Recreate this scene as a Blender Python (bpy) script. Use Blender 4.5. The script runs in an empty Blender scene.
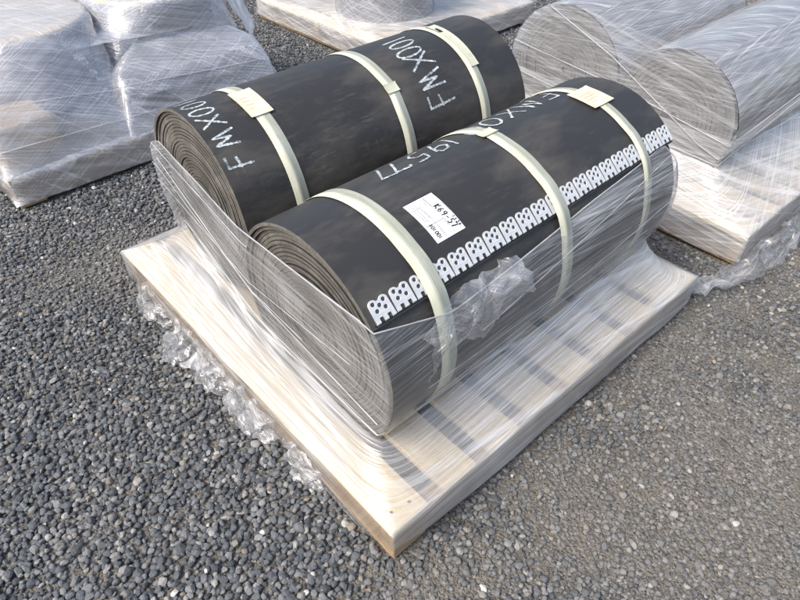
import bpy, bmesh, math, random
import numpy as np
from mathutils import Vector, Matrix, noise as mnoise

random.seed(11); rng = np.random.default_rng(11)
R_ = math.radians
S = bpy.context.scene
COL = S.collection

# ---------------------------------------------------------------- camera
# World axes follow the main pallet: origin at its front ground corner,
# x along the belt rolls, y across the pallet.
cd = bpy.data.cameras.new('camera'); cam = bpy.data.objects.new('camera', cd); COL.objects.link(cam)
FW = Vector((0.49699, 0.55827, -0.66460)); RT = Vector((0.7411, -0.6713, -0.0087))
FW.normalize(); RT = (RT - FW * RT.dot(FW)).normalized(); UP = RT.cross(FW)
M = Matrix((RT, UP, -FW)).transposed().to_4x4(); M.translation = Vector((-0.4163, -0.4998, 1.36))
cam.matrix_world = M
cd.sensor_fit = 'HORIZONTAL'; cd.sensor_width = 36.0; cd.lens = 36.0 * 625.68 / 800.0
cd.clip_start = 0.02; cd.clip_end = 2000
S.camera = cam
CAM = M.translation.copy()
def project(P):
    d = np.atleast_2d(P) - np.array(CAM)
    w = d @ np.array(FW)
    return 400 + 625.68 * (d @ np.array(RT)) / w, 300 - 625.68 * (d @ np.array(UP)) / w, w

# ---------------------------------------------------------------- sky and sun
SUN_TO = Vector((-0.62, 0.05, 0.78)).normalized()
w = bpy.data.worlds.new('World'); S.world = w; w.use_nodes = True
nt = w.node_tree; bg = nt.nodes['Background']
sky = nt.nodes.new('ShaderNodeTexSky'); sky.sky_type = 'NISHITA'; sky.sun_disc = False
sky.sun_elevation = math.asin(SUN_TO.z); sky.sun_rotation = math.atan2(SUN_TO.x, SUN_TO.y)
sky.air_density = 1.0; sky.dust_density = 4.0; sky.ozone_density = 1.0
nt.links.new(sky.outputs[0], bg.inputs[0]); bg.inputs[1].default_value = 0.15
sd = bpy.data.lights.new('sun', 'SUN'); sd.energy = 1.7; sd.angle = R_(22); sd.color = (1, 0.95, 0.87)
sun = bpy.data.objects.new('sun', sd); COL.objects.link(sun)
sun.rotation_euler = SUN_TO.to_track_quat('Z', 'Y').to_euler(); sun.location = (0, 0, 6)
S.view_settings.view_transform = 'Standard'; S.view_settings.look = 'None'
S.view_settings.gamma = 1.0; S.view_settings.use_curve_mapping = False
S.view_settings.exposure = 0.7
S.render.engine = 'CYCLES'
S.cycles.transparent_max_bounces = 14; S.cycles.max_bounces = 5

# ---------------------------------------------------------------- helpers
def link(o, parent=None):
    COL.objects.link(o)
    if parent is not None: o.parent = parent
    return o
def tag(o, label=None, cat=None, group=None, kind=None):
    if label: o['label'] = label
    if cat: o['category'] = cat
    if group: o['group'] = group
    if kind: o['kind'] = kind
    return o
def empty(name, loc=(0, 0, 0), rz=0):
    o = bpy.data.objects.new(name, None); o.location = loc; o.rotation_euler = (0, 0, rz)
    o.empty_display_size = 0.05
    return link(o)
def mesh_obj(name, verts, faces, mat, parent=None, smooth=False, uvs=None):
    me = bpy.data.meshes.new(name); me.from_pydata([tuple(v) for v in verts], [], faces)
    if uvs is not None:
        uvl = me.uv_layers.new(name='UVMap')
        idx = np.empty(len(me.loops), dtype=np.int32); me.loops.foreach_get('vertex_index', idx)
        uvl.data.foreach_set('uv', np.asarray(uvs, dtype=np.float32)[idx].ravel())
    if smooth: me.polygons.foreach_set('use_smooth', [True] * len(me.polygons))
    for m in (mat if isinstance(mat, (list, tuple)) else [mat]): me.materials.append(m)
    me.update()
    return link(bpy.data.objects.new(name, me), parent)
def bm_obj(name, bm, mat, parent=None, smooth=False):
    me = bpy.data.meshes.new(name); bm.to_mesh(me); bm.free()
    if smooth: me.polygons.foreach_set('use_smooth', [True] * len(me.polygons))
    for m in (mat if isinstance(mat, (list, tuple)) else [mat]): me.materials.append(m)
    return link(bpy.data.objects.new(name, me), parent)
def box_bm(x0, x1, y0, y1, z0, z1, bev=0.0):
    bm = bmesh.new(); bmesh.ops.create_cube(bm, size=1)
    for v in bm.verts:
        v.co = Vector(((x0 + x1) / 2 + v.co.x * (x1 - x0), (y0 + y1) / 2 + v.co.y * (y1 - y0), (z0 + z1) / 2 + v.co.z * (z1 - z0)))
    if bev: bmesh.ops.bevel(bm, geom=bm.edges[:], offset=bev, segments=1, affect='EDGES', profile=0.5)
    return bm
def tube(name, pts, rad, mat, parent=None, seg=6):
    """tube along a polyline with slightly uneven radius"""
    V = []; F = []; U = []; n = len(pts); run = 0
    for i, p in enumerate(pts):
        p = Vector(p); a = Vector(pts[max(i - 1, 0)]); b = Vector(pts[min(i + 1, n - 1)])
        t = (b - a).normalized(); s = t.cross(Vector((0.13, 0.21, 1))).normalized(); q = t.cross(s)
        r = rad * (0.75 + 0.5 * random.random())
        if i: run += (p - Vector(pts[i - 1])).length
        for k in range(seg):
            an = 2 * math.pi * k / seg
            V.append(p + s * math.cos(an) * r + q * math.sin(an) * r); U.append((run, k * 0.004))
    for i in range(n - 1):
        for k in range(seg):
            F.append((i * seg + k, i * seg + (k + 1) % seg, (i + 1) * seg + (k + 1) % seg, (i + 1) * seg + k))
    return mesh_obj(name, V, F, mat, parent, True, U)

# ---------------------------------------------------------------- materials
class N:
    """small node-tree builder"""
    def __init__(self, name):
        self.m = bpy.data.materials.new(name); self.m.use_nodes = True
        self.t = self.m.node_tree; self.t.nodes.clear()
        self.out = self.n('OutputMaterial')
    def n(self, kind, **kw):
        nd = self.t.nodes.new('ShaderNode' + kind)
        for k, v in kw.items():
            if k.startswith('i_'):
                key = k[2:]
                key = int(key) if key.isdigit() else key.replace('_', ' ')
                nd.inputs[key].default_value = v
            else: setattr(nd, k, v)
        return nd
    def l(self, a, b): self.t.links.new(a, b)
    def math(self, op, a, b=None, clamp=False):
        nd = self.n('Math', operation=op, use_clamp=clamp)
        for i, x in enumerate((a, b)):
            if x is None: continue
            if isinstance(x, (int, float)): nd.inputs[i].default_value = x
            else: self.l(x, nd.inputs[i])
        return nd.outputs[0]
    def noise(self, vec, scale, detail=3, rough=0.55, dist=0.0):
        nd = self.n('TexNoise', i_Scale=scale, i_Detail=detail, i_Roughness=rough, i_Distortion=dist)
        if vec is not None: self.l(vec, nd.inputs['Vector'])
        return nd.outputs[0]
    def ramp(self, fac, stops):
        nd = self.n('ValToRGB'); e = nd.color_ramp.elements
        while len(e) < len(stops): e.new(0.5)
        for s, (p, c) in zip(e, stops): s.position = p; s.color = (*c, 1) if len(c) == 3 else c
        self.l(fac, nd.inputs[0]); return nd.outputs[0]
    def rng(self, v, a, b, c=0.0, d=1.0):
        nd = self.n('MapRange', clamp=True); self.l(v, nd.inputs[0])
        for i, x in enumerate((a, b, c, d)): nd.inputs[i + 1].default_value = x
        return nd.outputs[0]
    def mix(self, f, a, b):
        nd = self.n('Mix', data_type='RGBA')
        if isinstance(f, (int, float)): nd.inputs[0].default_value = f
        else: self.l(f, nd.inputs[0])
        for i, x in ((6, a), (7, b)):
            if isinstance(x, tuple): nd.inputs[i].default_value = (*x, 1)
            else: self.l(x, nd.inputs[i])
        return nd.outputs[2]
    def bump(self, h, strength, dist):
        nd = self.n('Bump', i_Strength=strength, i_Distance=dist); self.l(h, nd.inputs['Height']); return nd.outputs[0]
    def pbsdf(self, color, rough, metal=0.0, normal=None, spec=0.5):
        nd = self.n('BsdfPrincipled', i_Metallic=metal)
        nd.inputs['Specular IOR Level'].default_value = spec
        for key, x in (('Base Color', color), ('Roughness', rough)):
            if isinstance(x, tuple): nd.inputs[key].default_value = (*x, 1)
            elif isinstance(x, (int, float)): nd.inputs[key].default_value = x
            else: self.l(x, nd.inputs[key])
        if normal is not None: self.l(normal, nd.inputs['Normal'])
        self.l(nd.outputs[0], self.out.inputs[0]); return nd
    def obj(self): return self.n('TexCoord').outputs['Object']
    def geo(self): return self.n('NewGeometry').outputs['Position']
    def scaled(self, vec, s):
        nd = self.n('Mapping'); self.l(vec, nd.inputs[0]); nd.inputs['Scale'].default_value = s; return nd.outputs[0]

def rubber_mat(name, dust=1.0, base=(0.013, 0.014, 0.016)):
    k = N(name); v = k.obj()
    n1 = k.rng(k.noise(k.scaled(v, (1.2, 3, 3)), 2.5, 5, 0.65), 0.46, 0.78)
    n2 = k.rng(k.noise(k.scaled(v, (9, 60, 60)), 1.5, 4, 0.7), 0.55, 0.75)            # scuffs across the belt
    n2 = k.math('MULTIPLY', n2, k.rng(k.noise(v, 4.0, 3), 0.5, 0.62))
    n3 = k.rng(k.noise(k.scaled(v, (70, 14, 14)), 1.0, 3, 0.7), 0.62, 0.74)
    n3 = k.math('MULTIPLY', n3, k.rng(k.noise(v, 6.3, 2), 0.52, 0.62))
    n4 = k.rng(k.noise(v, 170.0, 2), 0.66, 0.74, 0, 0.4)
    d = k.math('ADD', k.math('MULTIPLY', n1, 0.62 * dust), k.math('MULTIPLY', k.math('ADD', n2, n3), 0.5 * dust), True)
    d = k.math('ADD', k.math('ADD', d, 0.17 * dust), k.math('MULTIPLY', n4, 0.16 * dust), True)
    c = k.mix(d, base, (0.125, 0.115, 0.098))
    rg = k.rng(d, 0, 0.6, 0.40, 0.66)
    h = k.math('ADD', k.noise(v, 220, 3), k.math('MULTIPLY', k.noise(v, 9, 3), 3.0))
    k.pbsdf(c, rg, 0, k.bump(h, 0.12, 0.002), 0.5)
    return k.m
def edge_mat(name):
    k = N(name); v = k.obj()
    a = k.noise(v, 14, 4, 0.6); b = k.noise(v, 120, 3)
    c = k.ramp(k.math('ADD', k.math('MULTIPLY', a, 0.7), k.math('MULTIPLY', b, 0.3)), [(0.3, (0.06, 0.056, 0.05)), (0.5, (0.135, 0.126, 0.11)), (0.72, (0.25, 0.235, 0.205))])
    k.pbsdf(c, 0.85, 0, k.bump(b, 0.3, 0.003), 0.25)
    return k.m
def wood_mat(name, light, dark, axis, grey=0.0):
    k = N(name); v = k.obj()
    rnd = k.n('ObjectInfo').outputs['Random']
    sc = (1.5, 26, 26) if axis == 'x' else (26, 1.5, 26)
    off = k.n('VectorMath', operation='ADD'); k.l(v, off.inputs[0])
    cmb = k.n('CombineXYZ'); k.l(k.math('MULTIPLY', rnd, 13.7), cmb.inputs[0]); k.l(k.math('MULTIPLY', rnd, 7.1), cmb.inputs[1]); k.l(cmb.outputs[0], off.inputs[1])
    vv = off.outputs[0]
    g = k.noise(k.scaled(vv, sc), 1.6, 6, 0.62, 0.5)
    fine = k.noise(k.scaled(vv, tuple(s * 6 for s in sc)), 1.5, 3, 0.6)
    c = k.ramp(k.math('ADD', k.math('MULTIPLY', g, 0.75), k.math('MULTIPLY', fine, 0.25)), [(0.32, dark), (0.5, tuple((a + b) / 2 for a, b in zip(light, dark))), (0.62, light)])
    st = k.rng(k.noise(vv, 5.5, 5, 0.7), 0.55, 0.78)
    c = k.mix(k.math('MULTIPLY', st, 0.55), c, (0.2, 0.12, 0.06))
    br = k.n('HueSaturation'); k.l(c, br.inputs['Color']); k.l(k.rng(rnd, 0, 1, 0.82, 1.1), br.inputs['Value']); br.inputs['Saturation'].default_value = 1 - grey
    k.pbsdf(br.outputs[0], 0.75, 0, k.bump(g, 0.25, 0.004), 0.3)
    return k.m
def film_mat(name, base=0.10, gain=0.55, seed=0.0, rough=0.2, shears=(0.02, -0.07, 0.2), tint=(0.93, 0.94, 0.96), patch=0.25, sv=1.0, shine=0.085, bmp=0.45, dens=False):
    """thin clear stretch film: stretched streaks and folds make it milky"""
    k = N(name)
    uv = k.n('UVMap', uv_map='UVMap').outputs[0]
    sp = k.n('SeparateXYZ'); k.l(uv, sp.inputs[0]); u, v = sp.outputs[0], sp.outputs[1]
    wob = k.math('MULTIPLY', k.math('SUBTRACT', k.noise(uv, 3.1, 1), 0.5), 0.002)
    def layer(su, svv, shear, lo, hi, i, detail=2):
        vv = k.math('ADD', k.math('ADD', v, k.math('MULTIPLY', u, shear)), wob)
        c = k.n('CombineXYZ', i_Z=seed + 3.7 * i)
        k.l(k.math('MULTIPLY', u, su), c.inputs[0]); k.l(k.math('MULTIPLY', vv, svv * sv), c.inputs[1])
        return k.rng(k.noise(c.outputs[0], 1.0, detail, 0.6), lo, hi)
    a = layer(0.7, 100, shears[0], 0.43, 0.68, 0, 3)
    b = layer(0.45, 240, shears[1], 0.50, 0.66, 1, 1)
    c = layer(0.3, 60, shears[2], 0.61, 0.68, 2, 1)
    d = layer(1.4, 16, shears[0] * 1.5, 0.34, 0.70, 3, 2)
    s = k.math('ADD', k.math('MULTIPLY', a, 0.42), k.math('MULTIPLY', b, 0.42))
    s = k.math('ADD', s, k.math('MULTIPLY', c, 0.40))
    big = k.rng(k.noise(uv, 5.0, 2, 0.6), 0.34, 0.66)
    s = k.math('MULTIPLY', s, k.math('ADD', k.math('MULTIPLY', big, 0.7), 0.55))
    al = k.math('ADD', k.math('MULTIPLY', s, gain), base)
    al = k.math('ADD', al, k.math('MULTIPLY', k.math('MULTIPLY', big, d), patch), True)
    al = k.math('MINIMUM', al, 0.93)
    if dens: al = k.math('MULTIPLY', al, k.n('Attribute', attribute_name='layers').outputs['Fac'])
    nb = k.bump(k.math('ADD', k.math('MULTIPLY', a, 0.6), k.math('MULTIPLY', d, 1.3)), bmp, 0.006)
    df = k.n('BsdfDiffuse', i_Color=(*tint, 1)); k.l(nb, df.inputs['Normal'])
    tl = k.n('BsdfTranslucent', i_Color=(*tint, 1))
    hz = k.n('MixShader', i_0=0.42); k.l(df.outputs[0], hz.inputs[1]); k.l(tl.outputs[0], hz.inputs[2])
    tr = k.n('BsdfTransparent', i_Color=(0.985, 0.985, 0.985, 1))
    m1 = k.n('MixShader'); k.l(al, m1.inputs[0]); k.l(tr.outputs[0], m1.inputs[1]); k.l(hz.outputs[0], m1.inputs[2])
    lw = k.n('LayerWeight', i_Blend=0.5)
    fr = k.math('ADD', k.math('MULTIPLY', k.math('POWER', lw.outputs['Facing'], 3.5), 0.65), shine, True)
    gl = k.n('BsdfGlossy', i_Roughness=rough); k.l(nb, gl.inputs['Normal'])
    m2 = k.n('MixShader'); k.l(fr, m2.inputs[0]); k.l(m1.outputs[0], m2.inputs[1]); k.l(gl.outputs[0], m2.inputs[2])
    k.l(m2.outputs[0], k.out.inputs[0])
    return k.m
def plain(name, col, rough=0.7, metal=0.0, var=0.15, scale=20, spec=0.4, bump=0.1):
    k = N(name); n_ = k.noise(k.obj(), scale, 4)
    c = k.mix(k.rng(n_, 0.3, 0.7), tuple(c * (1 - var) for c in col), tuple(min(1, c * (1 + var)) for c in col))
    k.pbsdf(c, rough, metal, k.bump(n_, bump, 0.002), spec)
    return k.m

M_RUB = rubber_mat('black_rubber'); M_EDGE = edge_mat('belt_cut_edge')
M_DECK = wood_mat('pine_boards', (0.73, 0.62, 0.40), (0.55, 0.43, 0.24), 'y')
M_STR = wood_mat('stringer_wood', (0.46, 0.34, 0.2), (0.26, 0.17, 0.09), 'x')
M_WRUB = rubber_mat('grey_rubber_belt', 1.6, (0.03, 0.03, 0.033))
M_DARKEDGE = plain('dark_belt_edge', (0.05, 0.05, 0.052), 0.8, 0, 0.4, 30)
M_GREYEDGE = plain('grey_belt_edge', (0.19, 0.19, 0.19), 0.8, 0, 0.3, 30)
M_GRUB = rubber_mat('pale_grey_belt', 1.0, (0.15, 0.14, 0.135))
M_STEEL = plain('galvanised_steel', (0.72, 0.73, 0.72), 0.36, 0.3, 0.08, 60)
M_RIVET = plain('rivet_steel', (0.12, 0.13, 0.14), 0.5, 0.7, 0.3, 90)
M_PIN = plain('hinge_gap_dark', (0.012, 0.012, 0.013), 0.6)
M_NAIL = plain('rusty_nail', (0.09, 0.06, 0.045), 0.6, 0.6)
M_CARD = plain('kraft_card', (0.62, 0.47, 0.28), 0.8, 0, 0.12, 12)
M_PLY = plain('ply_disc', (0.66, 0.54, 0.36), 0.8, 0, 0.12, 9)
M_INK = plain('black_ink', (0.012, 0.012, 0.014), 0.5)
M_PRINT = plain('grey_print', (0.22, 0.22, 0.23), 0.7)
M_TAGINK = plain('tag_print', (0.5, 0.33, 0.22), 0.7)
M_PAPER = plain('white_label_paper', (0.83, 0.84, 0.85), 0.45, 0, 0.03, 40)
def strap_mat():
    k = N('cream_strap'); uv = k.n('UVMap', uv_map='UVMap').outputs[0]
    sp = k.n('SeparateXYZ'); k.l(uv, sp.inputs[0])
    c_ = k.n('CombineXYZ'); k.l(k.math('MULTIPLY', sp.outputs[0], 6.0), c_.inputs[0]); k.l(k.math('MULTIPLY', sp.outputs[1], 260.0), c_.inputs[1])
    g = k.noise(c_.outputs[0], 1.0, 3)
    e = k.rng(k.noise(k.scaled(uv, (7, 30, 1)), 1.0, 3), 0.35, 0.7)
    c = k.mix(e, (0.5, 0.51, 0.38), (0.68, 0.68, 0.55))
    c = k.mix(k.rng(g, 0.6, 0.75), c, (0.45, 0.45, 0.34))
    d = k.rng(k.noise(k.obj(), 16, 4, 0.7), 0.58, 0.75, 0, 0.45)
    c = k.mix(d, c, (0.36, 0.34, 0.26))
    k.pbsdf(c, 0.42, 0, k.bump(g, 0.35, 0.002), 0.45)
    return k.m
M_STRAP = strap_mat()
def chalk_mat():
    k = N('white_paint_marker'); v = k.obj()
    g = k.rng(k.noise(v, 130, 4, 0.7), 0.34, 0.52)
    g2 = k.rng(k.noise(v, 35, 3, 0.7), 0.30, 0.5)
    c = k.mix(k.math('MULTIPLY', g, g2), (0.10, 0.125, 0.14), (0.54, 0.6, 0.61))
    k.pbsdf(c, 0.75); return k.m
M_CHALK = chalk_mat()
def tag_mat():
    k = N('buff_paper_tag'); v = k.obj()
    c = k.mix(k.rng(k.noise(v, 30, 4), 0.35, 0.7), (0.66, 0.55, 0.40), (0.8, 0.70, 0.55))
    k.pbsdf(c, 0.8, 0, None, 0.3); return k.m
M_TAG = tag_mat()
def ground_mat():
    k = N('compacted_gravel_ground'); v = k.geo()
    big = k.noise(v, 2.2, 5, 0.6); mid = k.noise(v, 16, 5, 0.65)
    v1 = k.n('TexVoronoi', i_Scale=120.0); k.l(v, v1.inputs[0])
    v2 = k.n('TexVoronoi', i_Scale=260.0); k.l(v, v2.inputs[0])
    sp = k.n('SeparateColor'); k.l(v1.outputs['Color'], sp.inputs[0])
    sp2 = k.n('SeparateColor'); k.l(v2.outputs['Color'], sp2.inputs[0])
    st = k.ramp(sp.outputs[0], [(0.0, (0.059, 0.061, 0.066)), (0.5, (0.128, 0.128, 0.125)), (0.85, (0.213, 0.208, 0.192)), (1.0, (0.384, 0.373, 0.341))])
    fn = k.ramp(sp2.outputs[1], [(0.0, (0.080, 0.078, 0.075)), (0.6, (0.166, 0.157, 0.141)), (1.0, (0.288, 0.272, 0.240))])
    c = k.mix(k.rng(mid, 0.42, 0.58), st, fn)
    soil = k.ramp(k.noise(v, 90, 4, 0.7), [(0.3, (0.112, 0.099, 0.080)), (0.7, (0.250, 0.224, 0.181))])
    c = k.mix(k.rng(k.math('ADD', k.math('MULTIPLY', big, 0.6), k.math('MULTIPLY', mid, 0.4)), 0.45, 0.62, 0.1, 0.85), c, soil)
    h = k.math('ADD', k.math('MULTIPLY', v1.outputs['Distance'], -1.2), k.math('ADD', k.math('MULTIPLY', v2.outputs['Distance'], -0.5), k.noise(v, 60, 4)))
    k.pbsdf(c, 0.9, 0, k.bump(h, 0.9, 0.006), 0.25)
    return k.m
M_GROUND = ground_mat()
def stone_mat():
    k = N('gravel_stone'); at = k.n('Attribute', attribute_name='col'); v = k.geo()
    n_ = k.noise(v, 260, 3, 0.6)
    hs = k.n('HueSaturation'); k.l(at.outputs['Color'], hs.inputs['Color']); k.l(k.rng(n_, 0.25, 0.75, 0.72, 1.3), hs.inputs['Value'])
    k.pbsdf(hs.outputs[0], 0.78, 0, k.bump(n_, 0.35, 0.002), 0.35)
    return k.m
M_STONE = stone_mat()

# ---------------------------------------------------------------- ground and gravel
PAL_W, PAL_L, HD = 1.3255, 1.2447, 0.1283
PALLETS = {'main': (0, 0), 'right': (1.565, -0.012), 'left': (-0.138, 2.05), 'mid': (1.82, 2.08)}
def gz(x, y):
    return 0.006 * mnoise.noise(Vector((x * 1.7, y * 1.7, 0))) + 0.003 * mnoise.noise(Vector((x * 6, y * 6, 3)))
def make_ground():
    xs = np.concatenate([[-300, -60, -15, -5], np.linspace(-2, 6, 161), [9, 20, 60, 300]])
    ys = np.concatenate([[-300, -60, -15, -5], np.linspace(-2, 6, 161), [9, 20, 60, 300]])
    V = []; F = []; n = len(ys)
    for x in xs:
        for y in ys:
            inn = -2 <= x <= 6 and -2 <= y <= 6
            V.append((x, y, (gz(x, y) if inn else 0) - 0.009))
    for i in range(len(xs) - 1):
        for j in range(n - 1): F.append((i * n + j, (i + 1) * n + j, (i + 1) * n + j + 1, i * n + j + 1))
    g = mesh_obj('ground', V, F, M_GROUND, None, True)
    tag(g, 'grey gravel yard of loose stones over compacted brown grit', 'ground', kind='structure')
    return g
GROUND = make_ground()

def stone_template(sub, seed):
    r = np.random.default_rng(seed); bm = bmesh.new(); bmesh.ops.create_icosphere(bm, subdivisions=sub, radius=1.0)
    P = np.array([v.co[:] for v in bm.verts]); Fc = np.array([[v.index for v in f.verts] for f in bm.faces]); bm.free()
    for _ in range(8):                                    # chop with planes for broken facets
        nrm = r.normal(size=3); nrm /= np.linalg.norm(nrm); d = r.uniform(0.58, 0.9)
        s = P @ nrm; P = P - np.outer(np.clip(s - d, 0, None) * 1.0, nrm)
    P *= 1 + r.normal(size=(len(P), 1)) * 0.02
    P *= np.array([1.0, r.uniform(0.72, 1.0), r.uniform(0.55, 0.85)])
    return P.astype(np.float32), Fc
HI = [stone_template(2, 100 + i) for i in range(10)]
LO = [stone_template(1, 200 + i) for i in range(8)]
def rotmats(n):
    q = rng.normal(size=(n, 4)); q[:, 1:3] *= 0.35; q /= np.linalg.norm(q, axis=1)[:, None]
    a, b, c, d = q.T
    return np.stack([np.stack([1 - 2 * (c * c + d * d), 2 * (b * c - a * d), 2 * (b * d + a * c)], 1),
                     np.stack([2 * (b * c + a * d), 1 - 2 * (b * b + d * d), 2 * (c * d - a * b)], 1),
                     np.stack([2 * (b * d - a * c), 2 * (c * d + a * b), 1 - 2 * (b * b + c * c)], 1)], 1)
def soilness(x, y):
    """0 = thick loose stones, 1 = bare compacted grit"""
    base = 1 / (1 + np.exp(-(0.9 * x - 1.6 * y - 0.32) * 4.5))
    n = np.array([mnoise.noise(Vector((a * 2.6, b * 2.6, 7.7))) + 0.6 * mnoise.noise(Vector((a * 7, b * 7, 1.7))) for a, b in zip(x, y)])
    patch = np.exp(-(((x + 0.10) / 0.28) ** 2 + ((y - 1.5) / 0.16) ** 2)) * 0.75 + 0.55 * np.exp(-(((x - 0.0) / 0.14) ** 2 + ((y + 0.1) / 0.1) ** 2))
    return np.clip(base * 0.70 + n * (0.25 + 0.5 * base) + patch - 0.05, 0, 1)
def in_pallet(x, y, m):
    k = np.zeros(len(x), bool)
    for px, py in PALLETS.values():
        k |= (x > px - m) & (x < px + PAL_L + m) & (y > py - m) & (y < py + PAL_W + m)
    return k
def candidates(sp, jitter=0.5):
    gx, gy = np.meshgrid(np.arange(-1.3, 5.2, sp), np.arange(-1.2, 5.4, sp)); x = gx.ravel(); y = gy.ravel()
    x = x + rng.uniform(-jitter, jitter, len(x)) * sp; y = y + rng.uniform(-jitter, jitter, len(y)) * sp
    u, v, wd = project(np.stack([x, y, np.zeros(len(x))], 1))
    k = (wd > 0.1) & (u > -90) & (u < 890) & (v > -25) & (v < 680) & ~in_pallet(x, y, 0.004)
    return x[k], y[k], u[k], v[k], wd[k]
PAL = np.array([(0.05, 0.056, 0.064), (0.072, 0.08, 0.088), (0.1, 0.108, 0.115), (0.135, 0.141, 0.146), (0.175, 0.178, 0.176), (0.23, 0.228, 0.217), (0.2, 0.178, 0.15), (0.34, 0.335, 0.315), (0.5, 0.49, 0.46), (0.33, 0.26, 0.18)])
PRB = np.array([0.1, 0.22, 0.26, 0.2, 0.12, 0.05, 0.03, 0.008, 0.002, 0.001]); PRB = PRB / PRB.sum()
def stones(name, temps, X, Y, Z, size, cols, label):
    n = len(X); R = rotmats(n); Vs = []; Fs = []; Cs = []; off = 0
    ti = rng.integers(0, len(temps), n)
    an = size[:, None] * rng.uniform(0.8, 1.2, (n, 3))
    for t, (P, F) in enumerate(temps):
        ix = np.where(ti == t)[0]
        if not len(ix): continue
        Q = np.einsum('nij,pj->npi', R[ix], P) * an[ix][:, None, :] * np.array([1, 1, 0.85])
        Q += np.stack([X[ix], Y[ix], Z[ix]], 1)[:, None, :]
        Vs.append(Q.reshape(-1, 3)); Cs.append(np.repeat(cols[ix], len(P), 0))
        Fs.append((F[None] + (np.arange(len(ix)) * len(P))[:, None, None] + off).reshape(-1, 3)); off += len(ix) * len(P)
    V = np.concatenate(Vs).astype(np.float32); F = np.concatenate(Fs).astype(np.int32); C = np.concatenate(Cs).astype(np.float32)
    me = bpy.data.meshes.new(name); me.vertices.add(len(V)); me.vertices.foreach_set('co', V.ravel())
    me.loops.add(F.size); me.loops.foreach_set('vertex_index', F.ravel())
    me.polygons.add(len(F)); me.polygons.foreach_set('loop_start', np.arange(0, F.size, 3, dtype=np.int32))
    me.update(calc_edges=True)
    me.polygons.foreach_set('use_smooth', np.zeros(len(F), bool))
    at = me.attributes.new('col', 'FLOAT_COLOR', 'POINT'); at.data.foreach_set('color', np.concatenate([C, np.ones((len(C), 1), np.float32)], 1).ravel())
    me.materials.append(M_STONE)
    o = link(bpy.data.objects.new(name, me))
    tag(o, label, 'gravel', kind='stuff')
    return o
def zarr(x, y): return np.array([gz(a, b) for a, b in zip(x, y)])
def make_gravel():
    x, y, u, v, wd = candidates(0.0118)
    s = soilness(x, y); r = rng.random(len(x))
    keep = r > 0.12 + s * 0.62
    x, y, s, wd, u, v = x[keep], y[keep], s[keep], wd[keep], u[keep], v[keep]
    size = np.exp(rng.normal(0, 0.2, len(x))) * 0.0086 * (1 - 0.24 * s); size = np.clip(size, 0.004, 0.016)
    z = zarr(x, y) - 0.009 + size * (0.25 - 0.25 * s) + rng.uniform(0, 0.007, len(x)) * (1 - s)
    cols = PAL[rng.choice(len(PAL), len(x), p=PRB)] * rng.uniform(0.95, 1.25, (len(x), 1))
    dusty = np.clip(s * 1.1, 0, 0.8)[:, None]
    cols = cols * (1 - dusty * 0.55) + np.array([0.235, 0.222, 0.198]) * dusty * 0.55
    near = (wd < 1.75)
    stones('gravel', HI, x[near], y[near], z[near], size[near], cols[near], 'loose dark grey gravel stones lying around the front pallet')
    f = ~near
    stones('gravel', LO, x[f], y[f], z[f], size[f], cols[f], 'dark grey gravel in the lanes between the rear pallets')
    # fine chips everywhere, mostly showing where the grit is compacted
    x, y, u, v, wd = candidates(0.0082); k = (rng.random(len(x)) < 0.8) & (wd < 2.6)
    x, y, wd = x[k], y[k], wd[k]; s = soilness(x, y)
    k = (s > 0.15) | (rng.random(len(x)) < 0.35)
    x, y, s = x[k], y[k], s[k]
    size = np.exp(rng.normal(0, 0.3, len(x))) * 0.0030
    z = zarr(x, y) - 0.009 + size * 0.2
    cols = PAL[rng.choice(len(PAL), len(x), p=PRB)] * 1.15
    bl = (0.12 + 0.5 * s)[:, None]
    cols = cols * (1 - bl) + np.array([0.2, 0.19, 0.168]) * bl * rng.uniform(0.6, 1.5, (len(x), 1))
    stones('gravel', TINY, x, y, z, size, cols, 'fine stone chips and grit pressed into the yard surface')
def tiny_template(seed):
    r = np.random.default_rng(seed)
    P = np.array([(1, 0, 0), (-1, 0, 0), (0, 1, 0), (0, -1, 0), (0, 0, 1), (0, 0, -1)], float) * r.uniform(0.6, 1.1, (6, 1)) + r.normal(size=(6, 3)) * 0.15
    F = np.array([(0, 2, 4), (2, 1, 4), (1, 3, 4), (3, 0, 4), (2, 0, 5), (1, 2, 5), (3, 1, 5), (0, 3, 5)])
    return P.astype(np.float32), F
TINY = [tiny_template(300 + i) for i in range(8)]
make_gravel()
# a scatter of single stones that stand out: pale, ochre and larger ones, as parts of the ground
def single_stones():
    tm = []
    for i in range(6):
        P, F = HI[i]; me = bpy.data.meshes.new('stone'); me.from_pydata([tuple(p) for p in P], [], F.tolist())
        me.polygons.foreach_set('use_smooth', [True] * len(F)); tm.append(me)
    mats = [plain('pale_stone', (0.42, 0.415, 0.39), 0.8), plain('ochre_stone', (0.36, 0.27, 0.18), 0.8), plain('mid_grey_stone', (0.25, 0.25, 0.245), 0.8)]
    x, y, u, v, wd = candidates(0.05, 0.5)
    pick = rng.permutation(len(x)); n = 0
    for i in pick:
        if not (5 < u[i] < 795 and 5 < v[i] < 595) or wd[i] > 2.3: continue
        me = tm[n % 6]
        o = link(bpy.data.objects.new('stone', me), GROUND)
        if not me.materials: me.materials.append(mats[0])
        o.material_slots[0].link = 'OBJECT'; o.material_slots[0].material = mats[(0, 2, 2, 2, 2, 1)[n % 6]]
        s = rng.uniform(0.006, 0.0095)
        o.scale = (s, s * rng.uniform(0.8, 1), s * rng.uniform(0.8, 1)); o.rotation_euler = (rng.uniform(-.3, .3), rng.uniform(-.3, .3), rng.uniform(0, 6.28))
        o.location = (x[i], y[i], gz(x[i], y[i]) - 0.002)
        n += 1
        if n >= 26: break
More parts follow.
